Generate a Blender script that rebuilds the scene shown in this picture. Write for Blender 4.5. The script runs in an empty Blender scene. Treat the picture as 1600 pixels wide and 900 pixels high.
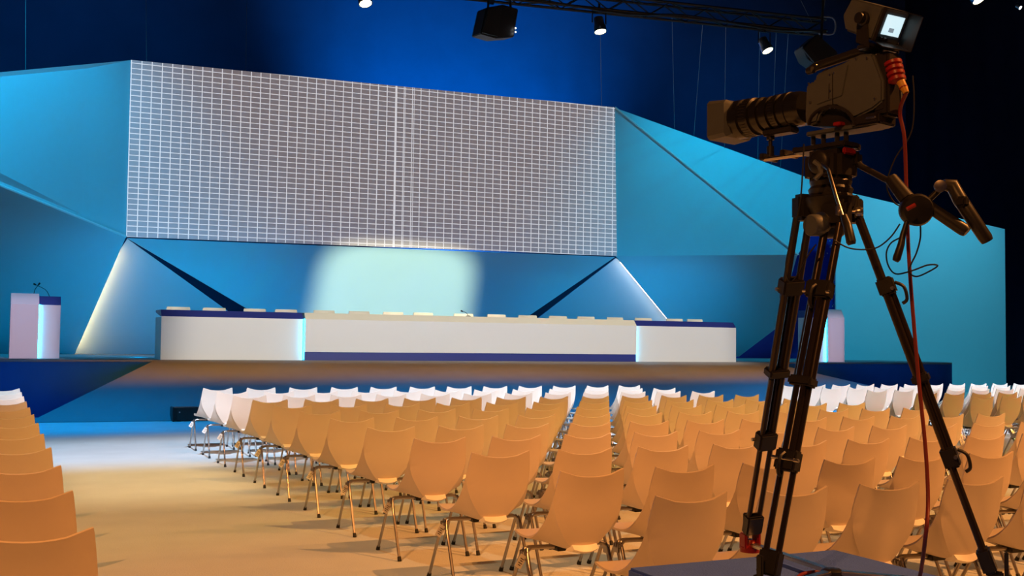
import bpy, bmesh, math, random
from mathutils import Vector, Matrix

random.seed(7)
S = bpy.context.scene
COL = S.collection

# ------------------------------------------------------------------ camera
F_PX, PITCH, ROLL, YAW, H = 1739.805, 0.0481823, 0.0124712, 0.443607, 1.446
_c, _s = math.cos(YAW), math.sin(YAW)
_fw = Vector((_s, _c, 0)); _rt = Vector((_c, -_s, 0)); _up = Vector((0, 0, 1))
FWD = _fw * math.cos(PITCH) + _up * math.sin(PITCH)
UP0 = -_fw * math.sin(PITCH) + _up * math.cos(PITCH)
RT = _rt * math.cos(ROLL) + UP0 * math.sin(ROLL)
UP = -_rt * math.sin(ROLL) + UP0 * math.cos(ROLL)
EYE = Vector((0, 0, H))
cam_d = bpy.data.cameras.new('photo_camera'); cam = bpy.data.objects.new('photo_camera', cam_d); COL.objects.link(cam)
cam_d.sensor_width = 36.0; cam_d.lens = F_PX / 1600 * 36.0; cam_d.clip_start = 0.05; cam_d.clip_end = 200
m = Matrix.Identity(4)
for i in range(3):
    m[i][0], m[i][1], m[i][2], m[i][3] = RT[i], UP[i], -FWD[i], EYE[i]
cam.matrix_world = m
S.camera = cam

# ------------------------------------------------------------------ view, world
S.view_settings.view_transform = 'Standard'; S.view_settings.look = 'None'
S.view_settings.exposure = 0.0; S.view_settings.gamma = 1.0; S.view_settings.use_curve_mapping = False
W = bpy.data.worlds.new('hall_dark'); S.world = W; W.use_nodes = True
W.node_tree.nodes['Background'].inputs[0].default_value = (0.30, 0.40, 0.80, 1)
W.node_tree.nodes['Background'].inputs[1].default_value = 0.012


# colour of each lamp group (linear RGB multiplier on the lamp's base power)
GROUP = {
    'aisle': (1.3956, 0.9957, 0.4910),
    'warm_even': (0.0567, 0.1778, 0.0315),
    'warm': (0.6907, 0.2515, 0.0584),
    'fill': (0.2600, 0.2181, 0.1247),
    'cool': (2.1593, 2.8664, 3.7822),
    'blue': (0.0000, 0.4146, 1.1454),
    'lect': (1.9512, 1.4828, 2.0066),
    'desk': (2.3626, 2.2397, 1.9033),
    'ramp': (4.3754, 1.7356, 0.0000),
    'setl': (0.0000, 0.6063, 1.1553),
    'setr': (0.0000, 0.4259, 0.6983),
    'wing': (0.0834, 0.5163, 0.7362),
    'up': (0.0000, 0.2908, 0.6428),
    'upc': (0.0000, 0.1796, 0.5512),
    'prof': (1.4227, 1.2609, 0.8493),
    'drape': (0.0000, 1.8993, 5.5709),
    'drape_fill': (0.0000, 0.9448, 2.5182),
}
WORLD_RGB = (0.2500, 0.3500, 0.8000)
W.node_tree.nodes['Background'].inputs[0].default_value = (*WORLD_RGB, 1)


def lamp(group, name, loc, target, energy, angle, blend=0.4, radius=0.08, frame=None, soft=0.35, rounded=False):
    """theatre spotlight; frame=(half width, half height) in degrees gives it framing shutters"""
    rgb = GROUP[group]; mxc = max(max(rgb), 1e-6)
    d = bpy.data.lights.new(name, 'SPOT'); o = bpy.data.objects.new(name, d); COL.objects.link(o)
    d.energy = energy * mxc; d.color = [c / mxc for c in rgb]; d.spot_blend = blend; d.shadow_soft_size = radius
    if frame:
        hx, hy = [math.tan(math.radians(q)) for q in frame]
        angle = 2 * math.degrees(math.atan(math.hypot(hx, hy))) + 1; d.spot_blend = 0.0
        d.use_nodes = True; nt = d.node_tree; N = nt.nodes.new; L = nt.links.new
        em = nt.nodes['Emission']; tc = N('ShaderNodeTexCoord'); sx = N('ShaderNodeSeparateXYZ'); L(tc.outputs['Normal'], sx.inputs[0])
        outs = []; absr = []
        for i, h in ((0, hx), (1, hy)):
            q = N('ShaderNodeMath'); q.operation = 'DIVIDE'; L(sx.outputs[i], q.inputs[0]); L(sx.outputs[2], q.inputs[1])
            ab = N('ShaderNodeMath'); ab.operation = 'ABSOLUTE'; L(q.outputs[0], ab.inputs[0])
            nd = N('ShaderNodeMath'); nd.operation = 'DIVIDE'; L(ab.outputs[0], nd.inputs[0]); nd.inputs[1].default_value = h
            pw = N('ShaderNodeMath'); pw.operation = 'POWER'; L(nd.outputs[0], pw.inputs[0]); pw.inputs[1].default_value = 4.0; absr.append(pw.outputs[0])
            mr = N('ShaderNodeMapRange'); mr.interpolation_type = 'SMOOTHSTEP'
            mr.inputs['From Min'].default_value = h; mr.inputs['From Max'].default_value = h * (1 - soft)
            mr.inputs['To Min'].default_value = 0; mr.inputs['To Max'].default_value = 1
            L(ab.outputs[0], mr.inputs['Value']); outs.append(mr.outputs['Result'])
        mu = N('ShaderNodeMath'); mu.operation = 'MULTIPLY'; L(outs[0], mu.inputs[0]); L(outs[1], mu.inputs[1])
        res = mu.outputs[0]
        if rounded:
            ad = N('ShaderNodeMath'); ad.operation = 'ADD'; L(absr[0], ad.inputs[0]); L(absr[1], ad.inputs[1])
            rt4 = N('ShaderNodeMath'); rt4.operation = 'POWER'; L(ad.outputs[0], rt4.inputs[0]); rt4.inputs[1].default_value = 0.25
            mr = N('ShaderNodeMapRange'); mr.interpolation_type = 'SMOOTHSTEP'; L(rt4.outputs[0], mr.inputs['Value'])
            mr.inputs['From Min'].default_value = 1.0; mr.inputs['From Max'].default_value = 1 - soft
            mr.inputs['To Min'].default_value = 0; mr.inputs['To Max'].default_value = 1; res = mr.outputs['Result']
        L(res, em.inputs['Strength'])
    d.spot_size = math.radians(min(angle, 170))
    o.location = loc
    o.rotation_euler = (Vector(target) - Vector(loc)).to_track_quat('-Z', 'Y').to_euler()
    return o


# warm audience wash from the rear truss, shuttered off before the first rows
for x, tx, e, fx in ((-4.8, 0.0, 4400, 17), (8.2, 4.4, 5600, 33), (17.0, 12.5, 5500, 30), (25.0, 19.0, 5500, 30)):
    lamp('warm', 'audience_wash_lamp', (x, -0.5, 9.0), (tx, 6.1, 0.3), e, 0, radius=0.05, frame=(fx, 24), soft=0.25)
for x, tx, e in ((8.2, 4.4, 3600), (17.0, 12.5, 3600)):  # extra beams added from the same spots to even out the far rows
    lamp('warm_even', 'audience_wash_lamp', (x, -0.5, 9.0), (tx, 11.0, 0.3), e, 0, radius=0.06, frame=(33, 8.0), soft=0.5)
lamp('warm', 'riser_fill_lamp', (-3.6, -2.0, 6.6), (2.75, 3.3, 1.5), 1500, 0, radius=0.05, frame=(15, 13), soft=0.4)  # added warm lamp that lights the camera and tripod from behind left
# paler house lights straight over the seats
for x in (1.2, 7.0, 13.0, 19.0):
    lamp('fill', 'house_lamp', (x, 9.0, 9.6), (x, 9.2, 0), 1800, 0, radius=0.08, frame=(24, 26), soft=0.35)
lamp('aisle', 'aisle_fill_lamp', (1.6, 12.0, 9.6), (1.6, 11.8, 0), 1500, 0, radius=0.08, frame=(9, 14), soft=0.7)  # added to brighten the aisle floor between the warm and cool beams
# cool light on the first rows
for x in (2.0, 12.0, 22.0):
    lamp('cool', 'front_row_lamp', (x, 3.0, 9.4), (x, 14.5, 0.3), 4000, 0, radius=0.10, frame=(36, 6.6), soft=0.75)
# blue light on the foot of the ramp
for x in (0.0, 9.0, 18.0):
    lamp('blue', 'ramp_foot_lamp', (x, 18.2, 8.9), (x, 19.3, 0), 3000, 0, radius=0.10, frame=(36, 17.5), soft=0.75)
# desk front light
lamp('desk', 'desk_lamp', (10.0, 3.0, 9.6), (10.0, 22.0, 1.95), 6000, 0, radius=0.08, frame=(20.0, 2.9), soft=0.2)
for x in (4.5, 10.0, 15.5):  # added lamps in place of warm spill on the ramp top
    lamp('ramp', 'ramp_spill_lamp', (x, 3.0, 9.6), (x, 21.6, 0.72), 3000, 0, radius=0.08, frame=(13.0, 1.5), soft=0.9)
for x in (0.85, 20.0):
    lamp('lect', 'lectern_lamp', (x + 1.0, 4.0, 9.2), (x, 22.7, 1.6), 4000, 0, radius=0.08, frame=(1.9, 2.4), soft=0.5)
# cyan wash on the set from the truss over the desk
for x, tx, e in ((-4.5, -4.5, 1500), (-0.5, -0.2, 1500)):
    lamp('setl', 'set_wash_lamp', (x, 21.5, 10.2), (tx, 27.0, 4.6), e, 92, 0.8, 0.2)
lamp('setr', 'set_wash_lamp', (19.3, 21.5, 10.2), (19.3, 27.0, 4.6), 1800, 92, 0.8, 0.2)
lamp('wing', 'set_wash_lamp', (27.0, 20.5, 8.5), (27.0, 26.3, 3.6), 1800, 92, 0.8, 0.2)
# up-lights on the stage behind the desk
for x in (3.0, 5.0): lamp('up', 'set_up_lamp', (x, 24.2, 1.12), (x - 0.3, 29.0, 2.6), 260, 110, 0.8, 0.12)
for x in (15.5, 18.0): lamp('up', 'set_up_lamp', (x, 24.2, 1.12), (x, 29.0, 2.6), 260, 110, 0.8, 0.12)
for x in (7.0, 9.5, 12.0): lamp('upc', 'set_up_lamp', (x, 24.2, 1.12), (x, 28.0, 2.4), 160, 100, 0.8, 0.12)
# white profile on the wall below the screen
lamp('prof', 'profile_lamp', (8.6, 4.0, 6.0), (9.62, 27.4, 2.55), 20000, 0, radius=0.05, frame=(6.2, 3.6), soft=0.36, rounded=True)
# blue up-light on the rear drape; two high lamps added to lift its ends
lamp('drape', 'drape_lamp', (14.0, 30.5, 0.6), (15.0, 36.0, 10.0), 5200, 70, 1.0, 0.2)
lamp('drape_fill', 'drape_lamp', (25.0, 28.0, 12.4), (27.0, 36.0, 8.0), 300, 120, 1.0, 0.2)
lamp('drape_fill', 'drape_lamp', (1.0, 28.0, 12.4), (3.0, 36.0, 9.5), 300, 120, 1.0, 0.2)


# ------------------------------------------------------------------ helpers
def ray(px, py):
    return FWD + RT * ((px - 800) / F_PX) + UP * ((450 - py) / F_PX)


def at_y(px, py, y):
    d = ray(px, py); return EYE + d * (y / d.y)


def at_z(px, py, z):
    d = ray(px, py); return EYE + d * ((z - H) / d.z)


def at_d(px, py, d):
    return EYE + ray(px, py) * d


def at_plane(px, py, p0, n):
    d = ray(px, py); return EYE + d * ((p0 - EYE).dot(n) / d.dot(n))


def gz(px, y, z):
    d = ray(px, 545); return Vector((d.x * y / d.y, y, z))


def project(P):
    v = P - EYE; d = v.dot(FWD)
    return 800 + F_PX * v.dot(RT) / d, 450 - F_PX * v.dot(UP) / d, d


def smoothstep_pts(pts, n):
    """Catmull-Rom through pts"""
    out = []; P = [Vector(p) for p in pts]
    for i in range(len(P) - 1):
        p0 = P[max(i - 1, 0)]; p1 = P[i]; p2 = P[i + 1]; p3 = P[min(i + 2, len(P) - 1)]
        for k in range(n):
            t = k / n
            out.append(0.5 * ((2 * p1) + (p2 - p0) * t + (2 * p0 - 5 * p1 + 4 * p2 - p3) * t * t + (3 * p1 - p0 - 3 * p2 + p3) * t ** 3))
    out.append(P[-1]); return out


class MB:
    def __init__(self):
        self.v = []; self.f = []

    def box(self, c, s, M=None):
        c = Vector(c); h = Vector(s) / 2; b = len(self.v)
        for dz in (-1, 1):
            for dy in (-1, 1):
                for dx in (-1, 1):
                    q = Vector((dx * h.x, dy * h.y, dz * h.z))
                    if M is not None: q = M @ q
                    self.v.append(c + q)
        for q in ((0, 2, 3, 1), (4, 5, 7, 6), (0, 1, 5, 4), (2, 6, 7, 3), (0, 4, 6, 2), (1, 3, 7, 5)):
            self.f.append([b + i for i in q])
        return self

    def span(self, a, b):
        a = Vector(a); b = Vector(b)
        return self.box((a + b) / 2, [abs(x) for x in (b - a)])

    def tube(self, pts, r, n=8, cap=True):
        P = [Vector(p) for p in pts]; b = len(self.v)
        rs = r if isinstance(r, (list, tuple)) else [r] * len(P)
        t = (P[1] - P[0]).normalized()
        a = t.orthogonal().normalized()
        for i, p in enumerate(P):
            if i == 0: tn = (P[1] - P[0])
            elif i == len(P) - 1: tn = (P[-1] - P[-2])
            else: tn = (P[i + 1] - P[i]).normalized() + (P[i] - P[i - 1]).normalized()
            if tn.length < 1e-9: tn = t
            tn = tn.normalized()
            a = (a - tn * a.dot(tn)).normalized(); c = tn.cross(a)
            for k in range(n):
                th = 2 * math.pi * k / n
                self.v.append(p + (a * math.cos(th) + c * math.sin(th)) * rs[i])
        for i in range(len(P) - 1):
            for k in range(n):
                k2 = (k + 1) % n
                self.f.append([b + i * n + k, b + i * n + k2, b + (i + 1) * n + k2, b + (i + 1) * n + k])
        if cap:
            self.f.append([b + k for k in range(n)][::-1]); self.f.append([b + (len(P) - 1) * n + k for k in range(n)])
        return self

    def lathe(self, p0, axis, prof, n=24):
        """prof: (distance along axis, radius)"""
        p0 = Vector(p0); ax = Vector(axis).normalized()
        pts = [p0 + ax * d for d, r in prof]
        a = ax.orthogonal().normalized(); c = ax.cross(a); b = len(self.v)
        for (d, r), p in zip(prof, pts):
            for k in range(n):
                th = 2 * math.pi * k / n
                self.v.append(p + (a * math.cos(th) + c * math.sin(th)) * max(r, 1e-4))
        for i in range(len(prof) - 1):
            for k in range(n):
                k2 = (k + 1) % n
                self.f.append([b + i * n + k, b + i * n + k2, b + (i + 1) * n + k2, b + (i + 1) * n + k])
        self.f.append([b + k for k in range(n)][::-1]); self.f.append([b + (len(prof) - 1) * n + k for k in range(n)])
        return self

    def prism(self, poly, vec):
        P = [Vector(p) for p in poly]; vec = Vector(vec); b = len(self.v); n = len(P)
        self.v += P + [p + vec for p in P]
        self.f.append([b + i for i in range(n)]); self.f.append([b + n + i for i in range(n)][::-1])
        for i in range(n):
            j = (i + 1) % n
            self.f.append([b + i, b + n + i, b + n + j, b + j])
        return self

    def build(self, name, mat, parent=None, smooth=40, bevel=0.0, bseg=2):
        org = ORIGIN.get(parent.name, Vector()) if parent is not None else Vector()
        me = bpy.data.meshes.new(name)
        me.from_pydata([tuple(Vector(p) - org) for p in self.v], [], self.f)
        bm = bmesh.new(); bm.from_mesh(me)
        bmesh.ops.recalc_face_normals(bm, faces=bm.faces)
        if bevel > 0:
            es = [e for e in bm.edges if len(e.link_faces) == 2 and e.calc_face_angle(0) > 0.5]
            bmesh.ops.bevel(bm, geom=es, offset=bevel, segments=bseg, affect='EDGES', clamp_overlap=True)
        bm.to_mesh(me); bm.free()
        if smooth:
            me.polygons.foreach_set('use_smooth', [True] * len(me.polygons))
            me.set_sharp_from_angle(angle=math.radians(smooth))
        me.materials.append(mat)
        o = bpy.data.objects.new(name, me); COL.objects.link(o)
        if parent is not None:
            o.parent = parent
            ORIGIN[o.name] = org
        return o


ORIGIN = {}


def tag(o, label, cat, group=None):
    o['label'] = label; o['category'] = cat
    if group: o['group'] = group
    return o


def thing(name, label, cat, loc=(0, 0, 0), group=None):
    o = bpy.data.objects.new(name, None); COL.objects.link(o); o.location = loc
    o.empty_display_size = 0.1
    ORIGIN[o.name] = Vector(loc)
    return tag(o, label, cat, group)


def struct(o):
    o['kind'] = 'structure'; return o


def copy_tree(o, parent=None):
    c = o.copy(); COL.objects.link(c); c.parent = parent
    for ch in list(o.children): copy_tree(ch, c)
    return c


# ------------------------------------------------------------------ materials
def mat(name, col, rough=0.5, metal=0.0, var=0.0, scale=8.0, bump=0.0, bscale=200.0, emit=None, estr=0.0, spec=None, coat=0.0):
    M = bpy.data.materials.new(name); M.use_nodes = True
    nt = M.node_tree; b = nt.nodes['Principled BSDF']
    b.inputs['Base Color'].default_value = (*col, 1); b.inputs['Roughness'].default_value = rough
    b.inputs['Metallic'].default_value = metal
    if spec is not None: b.inputs['Specular IOR Level'].default_value = spec
    if coat: b.inputs['Coat Weight'].default_value = coat
    if var or bump:
        tc = nt.nodes.new('ShaderNodeTexCoord')
    if var:
        nz = nt.nodes.new('ShaderNodeTexNoise'); nz.inputs['Scale'].default_value = scale; nz.inputs['Detail'].default_value = 5
        nt.links.new(tc.outputs['Object'], nz.inputs['Vector'])
        mx = nt.nodes.new('ShaderNodeMix'); mx.data_type = 'RGBA'
        mx.inputs['A'].default_value = (*[max(0, x * (1 - var)) for x in col], 1)
        mx.inputs['B'].default_value = (*[min(1, x * (1 + var)) for x in col], 1)
        nt.links.new(nz.outputs['Fac'], mx.inputs['Factor']); nt.links.new(mx.outputs['Result'], b.inputs['Base Color'])
    if bump:
        n2 = nt.nodes.new('ShaderNodeTexNoise'); n2.inputs['Scale'].default_value = bscale; n2.inputs['Detail'].default_value = 3
        nt.links.new(tc.outputs['Object'], n2.inputs['Vector'])
        bp = nt.nodes.new('ShaderNodeBump'); bp.inputs['Strength'].default_value = bump; bp.inputs['Distance'].default_value = 0.01
        nt.links.new(n2.outputs['Fac'], bp.inputs['Height']); nt.links.new(bp.outputs['Normal'], b.inputs['Normal'])
    if emit:
        b.inputs['Emission Color'].default_value = (*emit, 1); b.inputs['Emission Strength'].default_value = estr
    return M


M_CARPET = mat('carpet_grey', (0.68, 0.71, 0.70), 0.95, var=0.10, scale=2.2, bump=0.5, bscale=90, spec=0.1)
M_STAGE = mat('stage_carpet_grey', (0.30, 0.30, 0.32), 0.95, var=0.08, scale=3, bump=0.3, bscale=120, spec=0.1)
M_NAVYC = mat('fascia_navy_carpet', (0.02, 0.14, 0.50), 0.9, var=0.08, scale=3, bump=0.3, bscale=120, spec=0.1)
M_SET = mat('set_canvas_pale_cyan', (0.44, 0.74, 0.80), 0.75, var=0.02, scale=1.2, spec=0.2)
M_SETEDGE = mat('set_edge_glint', (0.75, 0.95, 0.97), 0.5, var=0.02)  # paler than the canvas: light caught on the fold put into the colour
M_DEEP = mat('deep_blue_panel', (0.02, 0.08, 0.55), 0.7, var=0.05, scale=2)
M_DRAPE = mat('navy_drape', (0.06, 0.08, 0.16), 0.95, var=0.15, scale=1.0, bump=0.2, bscale=30, spec=0.05)
M_BLACKD = mat('black_drape', (0.020, 0.022, 0.045), 0.95, var=0.2, scale=2, spec=0.05)
M_WHITE = mat('white_laminate', (0.74, 0.70, 0.70), 0.45, var=0.01, scale=2)
M_CREAM = mat('cream_laminate', (0.80, 0.72, 0.60), 0.5, var=0.02, scale=2)
M_NAVY = mat('navy_laminate', (0.025, 0.035, 0.22), 0.4, var=0.03, scale=3)
M_SHELL = mat('chair_shell_ivory', (0.74, 0.63, 0.53), 0.42, var=0.03, scale=6)
M_LIP = mat('chair_lip_lit_ivory', (0.95, 0.92, 0.86), 0.4, var=0.02, scale=6)  # paler than the shell: top light on the lip put into the colour
M_CHROME = mat('chrome_tube', (0.40, 0.37, 0.35), 0.3, 1.0, var=0.03)
M_RUBBER = mat('black_rubber', (0.012, 0.012, 0.012), 0.6, var=0.1)
M_BLACK = mat('black_plastic', (0.018, 0.016, 0.015), 0.45, var=0.1, scale=20)
M_CAMG = mat('camera_dark_grey', (0.095, 0.105, 0.110), 0.5, var=0.08, scale=30, bump=0.1, bscale=400)
M_CAMD = mat('camera_black', (0.025, 0.022, 0.020), 0.4, var=0.1, scale=30)
M_GLOSS = mat('lens_black_gloss', (0.015, 0.014, 0.013), 0.22, var=0.1, scale=30)
M_CARBON = mat('tripod_tube_dark', (0.05, 0.038, 0.030), 0.3, 0.6, var=0.1, scale=20)
M_STEEL = mat('steel_bright', (0.6, 0.56, 0.5), 0.3, 1.0, var=0.05)
M_RED = mat('red_plastic', (0.36, 0.015, 0.012), 0.4, var=0.05)
M_REDC = mat('red_cable', (0.24, 0.025, 0.02), 0.5, var=0.05)
M_YEL = mat('yellow_plastic', (0.75, 0.36, 0.03), 0.45, var=0.05)
M_PLATC = mat('riser_carpet_blue', (0.11, 0.22, 1.0), 0.95, var=0.12, scale=14, bump=0.5, bscale=160, spec=0.1)
M_TRUSS = mat('truss_dark_metal', (0.05, 0.045, 0.04), 0.45, 0.8, var=0.1)
M_WIRE = mat('steel_wire', (0.20, 0.21, 0.25), 0.6, 0.3, var=0.05)
M_GLASS = mat('lens_front_glass', (0.02, 0.02, 0.03), 0.05, var=0.05, coat=1.0)
M_LEDC = mat('led_strip_cyan', (0.1, 0.6, 0.9), 0.5, emit=(0.02, 0.62, 1.0), estr=22)
M_LEDW = mat('led_strip_warm', (0.9, 0.8, 0.6), 0.5, emit=(1.0, 0.42, 0.17), estr=24)
M_LEDN = mat('led_strip_white', (0.9, 0.9, 0.9), 0.5, emit=(1.0, 0.64, 0.62), estr=10)
M_LAMP = mat('lamp_lens_lit', (0.9, 0.8, 0.6), 0.5, emit=(1.0, 0.80, 0.45), estr=22)
M_LAMPW = mat('lamp_lens_white', (0.9, 0.9, 0.9), 0.5, emit=(0.9, 0.95, 1.0), estr=10)
M_VF = mat('viewfinder_screen_lit', (0.7, 0.8, 0.8), 0.4, emit=(0.68, 0.92, 1.0), estr=0.95)
M_VFM = mat('viewfinder_menu_box', (0.3, 0.35, 0.4), 0.4, emit=(0.3, 0.42, 0.5), estr=0.6)
M_TAGP = mat('tag_card_white', (0.85, 0.80, 0.72), 0.6, var=0.03)
M_INK = mat('tag_ink', (0.05, 0.04, 0.04), 0.7, var=0.05)


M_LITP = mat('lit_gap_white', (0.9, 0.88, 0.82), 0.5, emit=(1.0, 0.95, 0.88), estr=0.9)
M_SPECK = mat('blue_speckled_print', (0.02, 0.10, 0.65), 0.6)
_nt = M_SPECK.node_tree; _v = _nt.nodes.new('ShaderNodeTexVoronoi'); _v.inputs['Scale'].default_value = 7.0
_tc = _nt.nodes.new('ShaderNodeTexCoord'); _nt.links.new(_tc.outputs['Object'], _v.inputs['Vector'])
_r = _nt.nodes.new('ShaderNodeValToRGB'); _r.color_ramp.elements[0].color = (0.75, 0.85, 0.95, 1); _r.color_ramp.elements[0].position = 0.16
_r.color_ramp.elements[1].color = (0.02, 0.10, 0.65, 1); _r.color_ramp.elements[1].position = 0.24
_nt.links.new(_v.outputs['Distance'], _r.inputs['Fac']); _nt.links.new(_r.outputs['Color'], _nt.nodes['Principled BSDF'].inputs['Base Color'])


def screen_material(cw, ch, u0, umid):
    """grid test picture shown on the screen; local x across, local z up (metres)"""
    M = bpy.data.materials.new('screen_test_grid'); M.use_nodes = True; nt = M.node_tree
    b = nt.nodes['Principled BSDF']; b.inputs['Roughness'].default_value = 0.8
    N = nt.nodes.new; L = nt.links.new
    tc = N('ShaderNodeTexCoord'); sx = N('ShaderNodeSeparateXYZ'); L(tc.outputs['Object'], sx.inputs[0])

    def mth(op, a, bb=None, c=None):
        n = N('ShaderNodeMath'); n.operation = op
        for i, q in enumerate((a, bb, c)):
            if q is None: continue
            if isinstance(q, (int, float)): n.inputs[i].default_value = q
            else: L(q, n.inputs[i])
        return n.outputs[0]

    def line(coord, pitch, off, half):
        q = mth('DIVIDE', mth('SUBTRACT', coord, off), pitch)
        fr = mth('ABSOLUTE', mth('SUBTRACT', q, mth('ROUND', q)))
        return mth('LESS_THAN', fr, half / pitch)
    vl = line(sx.outputs[0], cw, u0, 0.0098)
    hl = line(sx.outputs[2], ch, 0.0, 0.0088)
    # overlap zone of the two pictures: second set of uprights drifting against the first
    v2 = line(sx.outputs[0], cw * 1.06, umid, 0.009)
    du = mth('ABSOLUTE', mth('SUBTRACT', sx.outputs[0], umid))
    zone = mth('LESS_THAN', du, 0.62)
    thick = mth('LESS_THAN', du, 0.022)
    v2 = mth('MULTIPLY', mth('MULTIPLY', v2, zone), 0.75)
    a = mth('MAXIMUM', mth('MAXIMUM', vl, hl), mth('MAXIMUM', v2, thick))
    mx = N('ShaderNodeMix'); mx.data_type = 'RGBA'
    mx.inputs['A'].default_value = (0.160, 0.128, 0.130, 1); mx.inputs['B'].default_value = (0.68, 0.66, 0.68, 1)
    L(a, mx.inputs['Factor'])
    L(mx.outputs['Result'], b.inputs['Emission Color']); b.inputs['Emission Strength'].default_value = 0.92
    b.inputs['Base Color'].default_value = (0.55, 0.55, 0.55, 1)
    return M


# ------------------------------------------------------------------ hall
HS = 1.02
fl = struct(MB().span((-14, -8, -0.1), (36, 37, 0)).build('floor', M_CARPET, smooth=0))
# rear drape with soft pleats
bm = MB(); nx = 220; x0, x1 = -14.0, 36.0
for i in range(nx + 1):
    x = x0 + (x1 - x0) * i / nx; yy = 36.0 + 0.008 * math.sin(i * 1.1) + 0.005 * math.sin(i * 2.7)
    bm.v += [Vector((x, yy, 0)), Vector((x, yy, 19))]
for i in range(nx): bm.f.append([2 * i, 2 * i + 2, 2 * i + 3, 2 * i + 1])
b0 = len(bm.v)
struct(bm.build('wall_back', M_DRAPE, smooth=60))
bm = MB(); ny = 160
for i in range(ny + 1):
    y = -8 + 44 * i / ny; xx = 35.9 + 0.06 * math.sin(i * 1.3)
    bm.v += [Vector((xx, y, 0)), Vector((xx, y, 19))]
for i in range(ny): bm.f.append([2 * i, 2 * i + 2, 2 * i + 3, 2 * i + 1])
struct(bm.build('wall_right', M_BLACKD, smooth=60))
struct(MB().span((-14, -8, 19.0), (36, 37, 19.1)).build('ceiling', M_BLACKD, smooth=0))

# ------------------------------------------------------------------ stage
stg = thing('stage_platform', 'long raised grey stage with navy carpeted front and wide central ramp', 'stage', (10, 24, 0))
edge = [(-8.0, 21.4), (1.0, 21.5), (3.0, 21.75), (17.5, 22.0), (22.4, 22.0)]
cx, cy, rr = 22.6, 24.3, 2.35
edge += [(cx + rr * math.sin(a), cy - rr * math.cos(a)) for a in [math.radians(q) for q in range(6, 91, 6)]]
edge += [(cx + rr, 30.5)]
poly = [Vector((x, y, HS - 0.04)) for x, y in edge] + [Vector((-8, 30.5, HS - 0.04))]
MB().prism(poly, (0, 0, 0.04)).build('deck', M_STAGE, stg, smooth=0)
bm = MB()
for x, y in edge: bm.v += [Vector((x, y, 0.0)), Vector((x, y, HS - 0.03)), Vector((x, y + 0.05, 0)), Vector((x, y + 0.05, HS - 0.03))]
for i in range(len(edge) - 1):
    a, c = 4 * i, 4 * i + 4
    bm.f += [[a, c, c + 1, a + 1], [a + 2, a + 3, c + 3, c + 2], [a + 1, c + 1, c + 3, a + 3]]
bm.build('fascia', M_NAVYC, stg, smooth=35)
RA = [(0.75, 20.2, 0.012), (5, 19.8, 0.012), (17, 19.8, 0.012), (21.6, 20.0, 0.012), (17.45, 21.995, HS - 0.001), (2.95, 21.745, HS - 0.001)]
bm = MB()
top = [Vector(q) for q in RA]
bot = [Vector((q[0], q[1], 0.0)) for q in RA]
bm.v = top + bot
bm.f = [[0, 1, 5], [1, 2, 4, 5], [2, 3, 4], [0, 5, 11, 6], [3, 9, 10, 4], [5, 4, 10, 11], [0, 6, 7, 1], [1, 7, 8, 2], [2, 8, 9, 3]]
bm.build('ramp', M_STAGE, stg, smooth=0)

# ------------------------------------------------------------------ faceted backdrop
bd = thing('stage_backdrop', 'tall faceted cyan stage backdrop of folded panels around the screen', 'backdrop', (10, 27, HS))
A = at_y(204, 94, 26.5); B = at_y(960, 168, 26.5); C = at_y(963, 400, 26.5); D = at_y(197, 370, 26.5)
TH = Vector((0, 0.05, 0))


def facet(name, pts, mt=M_SET, th=TH, parent=bd):
    return MB().prism(pts, th).build(name, mt, parent, smooth=0)


def strip(name, a, b_, wdt, mt, parent=bd):
    return MB().tube([a, b_], wdt, 6).build(name, mt, parent, smooth=0)


L1 = at_y(-260, 137, 24.6); L2 = at_y(-260, 184, 24.9); G = at_z(117, 553, HS)
n_ = (L2 - D).cross(G - D).normalized(); L3 = at_plane(-260, 553, D, n_); L3.z = HS
facet('upper_panel', [A, D, L2, L1])
facet('lower_panel', [D, G, L3, L2])
# right hand side
R2 = at_y(1318, 298, 26.25); R1 = at_y(1246, 398, 25.7); Vv = gz(1094, 28.6, HS)
n2_ = (R1 - C).cross(Vv - C).normalized(); Sv = at_plane(1213, 513, C, n2_); Tv = at_plane(1155, 557, C, n2_)
facet('upper_panel', [B, R2, R1])
facet('middle_panel', [B, R1, C])
facet('lower_panel', [C, R1, Sv, Tv, Vv])
strip('edge_glint', B + Vector((0, -0.035, 0)), R1 + Vector((0, -0.035, 0)), 0.028, M_SETEDGE)  # pale tube along the fold imitates the edge catching light
strip('edge_glint', D + Vector((0, -0.035, 0)), L2 + Vector((0, -0.035, 0)), 0.028, M_SETEDGE)
# wing at far right standing on the hall floor
w1 = at_y(1306, 296, 26.25); w2 = at_y(1570, 358, 26.25)
facet('wing_panel', [w1, w2, Vector((w2.x, 26.25, 0.0)), Vector((w1.x, 26.25, 0.0))])
# recessed panels under the screen
cp = [at_y(199, 372, 26.62), at_y(961, 401.5, 26.62), gz(733, 28.1, HS), gz(512, 28.1, HS)]
facet('centre_panel', cp)
lp0 = at_y(199, 373, 26.9); lpl = gz(80, 29.2, HS); lpr = gz(452, 29.3, HS)
fl1 = lp0.lerp(lpl, 0.66) + Vector((0, -0.05, 0)); fl2 = lpl.lerp(lpr, 0.62)
facet('recess_panel', [lp0, fl1, fl2, lpr]); facet('recess_panel', [fl1, lpl, fl2])
rp0 = at_y(962.5, 403, 26.9); rpl = gz(764, 29.5, HS); rpr = gz(1150, 29.5, HS)
facet('recess_panel', [rp0, rpl, rpr])
# deep blue recess behind the right hand gap
facet('recess_panel', [at_y(1190, 360, 28.6), at_y(1330, 300, 28.6), gz(1330, 28.6, HS), gz(1120, 28.6, HS)], M_DEEP)
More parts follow.
